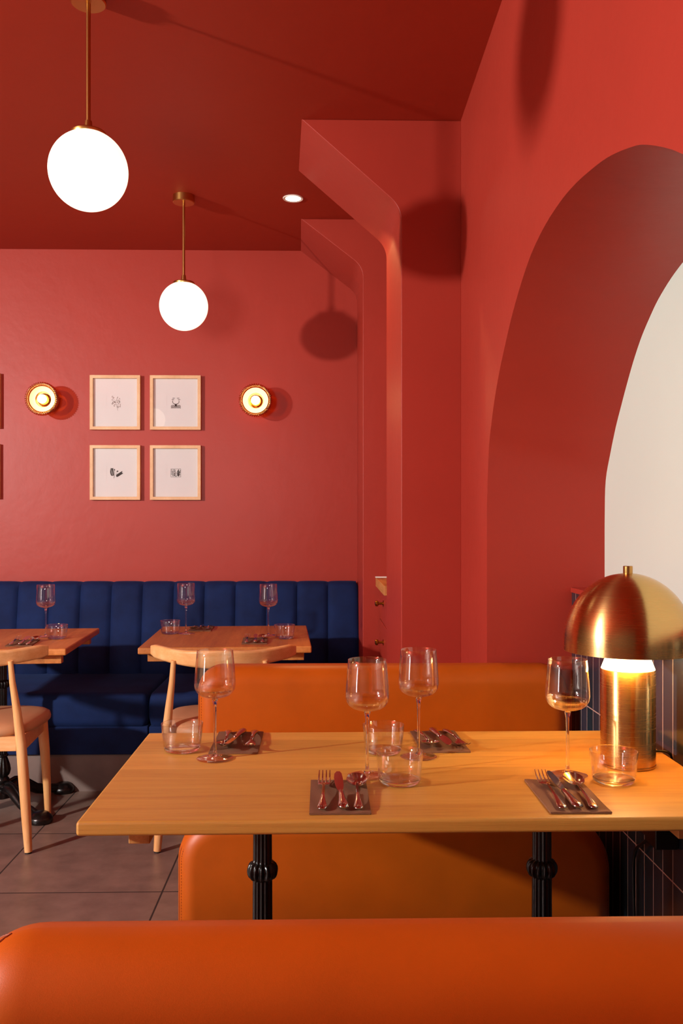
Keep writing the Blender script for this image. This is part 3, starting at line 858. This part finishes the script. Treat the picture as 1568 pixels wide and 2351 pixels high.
# dome shade: closed shell with a short straight rim
prof = []
rz0, rim = .240, .1325
for i in range(25):
    a = pi / 2 * i / 24
    prof.append((rim * sin(a) if i else .0, rz0 + .018 + .1455 * cos(a)))
prof += [(rim, rz0)]
inn = [(rim - .0015, rz0)] + [(max(0, (rim - .0015) * sin(pi / 2 * i / 24)), rz0 + .018 + (.1440) * cos(pi / 2 * i / 24)) for i in range(24, -1, -1)]
MB().lathe(prof + inn, 128, cap=False).build('shade', M['brass'], lp, smooth=True, angle=50)
MB().lathe([(0, .400), (.0095, .400), (.0098, .402), (.0098, .4175), (.0090, .4185), (0, .4185)], 32).build('finial', M['brass_plain'], lp, smooth=True, angle=35)
cd = MB()
def smooth_path(P, k=8):
    P = [Vector(p) for p in P]; out = []
    for i in range(len(P) - 1):
        p0, p1, p2, p3 = P[max(i - 1, 0)], P[i], P[i + 1], P[min(i + 2, len(P) - 1)]
        for j in range(k):
            t = j / k; out.append(.5 * (2 * p1 + (p2 - p0) * t + (2 * p0 - 5 * p1 + 4 * p2 - p3) * t * t + (3 * p1 - p0 - 3 * p2 + p3) * t ** 3))
    return out + [P[-1]]
cd.tube(smooth_path([(.03, .045, .004), (.07, .085, .0045), (.10, .092, .005), (.118, .085, .004), (.126, .085, -.01), (.130, .10, -.05), (.129, .12, -.10), (.126, .135, -.118)]), .0028, 10)
cd.build('power_cord', M['black'], lp, smooth=True, angle=180)

# plug adaptor hanging under the table edge with its lead
pa = thing('plug_adaptor', 'black plug adaptor on the tiled wall under the table', 'adaptor', (.78, 2.115, .535))
MB().box(-.043, .0095, -.125, -.055, .004, .105).build('socket_housing', M['black'], pa, bevel=.004)
MB().box(-.030, .0095, -.035, .025, .0, .10).build('plug', M['black'], pa, bevel=.004)
cable = MB().tube(smooth_path([(-.012, .0, .004), (-.013, .012, -.018), (-.010, .055, -.045), (-.006, .105, -.075), (-.004, .130, -.12), (-.003, .132, -.18), (-.002, .125, -.35), (-.002, .12, -.525)]), .004, 10).build('lead', M['black'], pa, smooth=True, angle=180)

# ------------------------------------------------------------------ service cabinet between the piers
cb = thing('service_cabinet', 'red cabinet with brass knobs and oak top between the two piers', 'cabinet', (0, 0, 0))
MB().box(.292, .518, 3.892, 4.498, 0, .955).build('body', M['red'], cb)
for z0, z1, kz in ((.80, .950, .895), (.55, .795, .715)):
    d = MB().box(.283, .2915, 3.94, 4.49, z0, z1).build('drawer', M['red'], cb, bevel=.002)
    MB().lathe([(.014, 0), (.014, -.003), (.006, -.005), (.006, -.022), (.0125, -.026), (.0135, -.031), (.0125, -.037), (.004, -.040), (0, -.040)], 24, c=(.283, 4.20, kz), axis='x').build('knob', M['brass_dark'], d, smooth=True)
MB().box(.264, .518, 3.892, 4.498, .9552, .998).build('worktop', M['oak_y'], cb, bevel=.002)
MB().box(.262, .518, 4.480, 4.4985, .9985, 1.004).build('upstand', M['white'], cb)

# ------------------------------------------------------------------ lights
def point(name, loc, power, col, rad):
    l = bpy.data.lights.new(name, 'POINT'); l.energy = power; l.color = col; l.shadow_soft_size = rad
    o = bpy.data.objects.new(name, l); COL.objects.link(o); o.location = loc; return o
def area(name, loc, target, sx, sy, power, col):
    l = bpy.data.lights.new(name, 'AREA'); l.shape = 'RECTANGLE'; l.size = sx; l.size_y = sy; l.energy = power; l.color = col
    o = bpy.data.objects.new(name, l); COL.objects.link(o); o.location = loc
    o.rotation_euler = (Vector(target) - Vector(loc)).to_track_quat('-Z', 'Y').to_euler(); return o
point('key_light', (-3.80, .40, 2.10), 750, (1, .98, .94), .075)
sb = area('soft_light', (-.90, 1.0, 1.62), (-1.15, 5.03, 1.85), .40, .40, 4.6, (1, .93, .88)); sb.data.shape = 'DISK'; sb.data.spread = R(64)
point('table_lamp_light', (LX, LY, TOP + .30), 8.5, (1, .80, .48), .03)
sl = bpy.data.lights.new('downlight_beam', 'SPOT'); sl.energy = 42; sl.color = (1, .60, .24); sl.shadow_soft_size = .03; sl.spot_size = R(62); sl.spot_blend = .12
so = bpy.data.objects.new('downlight_beam', sl); COL.objects.link(so); so.location = (-.137, 4.22, CEIL - .012)
so.rotation_euler = Vector((.46, -.36, -.81)).to_track_quat('-Z', 'Y').to_euler()
for x, z in ((-1.507, 1.937), (-.362, 1.933)):
    point('sconce_light', (x, YB - .128, z), 2.6, (1, .50, .18), .031)
W = bpy.data.worlds.new('world'); SC.world = W; W.use_nodes = True
W.node_tree.nodes['Background'].inputs[0].default_value = (1, .8, .65, 1)
W.node_tree.nodes['Background'].inputs[1].default_value = .008

# ------------------------------------------------------------------ camera
cam = bpy.data.cameras.new('camera'); co = bpy.data.objects.new('camera', cam); COL.objects.link(co)
co.location = (0, 0, 1.26); co.rotation_euler = (R(90), 0, R(-1.2))
cam.sensor_fit = 'VERTICAL'; cam.sensor_height = 36; cam.sensor_width = 36; cam.lens = 36 * 2080 / 2351
cam.shift_y = 29.5 / 2351; cam.clip_start = .02
SC.camera = co
SC.view_settings.view_transform = 'Standard'; SC.view_settings.look = 'None'; SC.view_settings.gamma = 1
SC.view_settings.exposure = 0; SC.view_settings.use_curve_mapping = False
SC.cycles.max_bounces = 12; SC.cycles.transparent_max_bounces = 24; SC.cycles.transmission_bounces = 10
SC.cycles.use_denoising = True
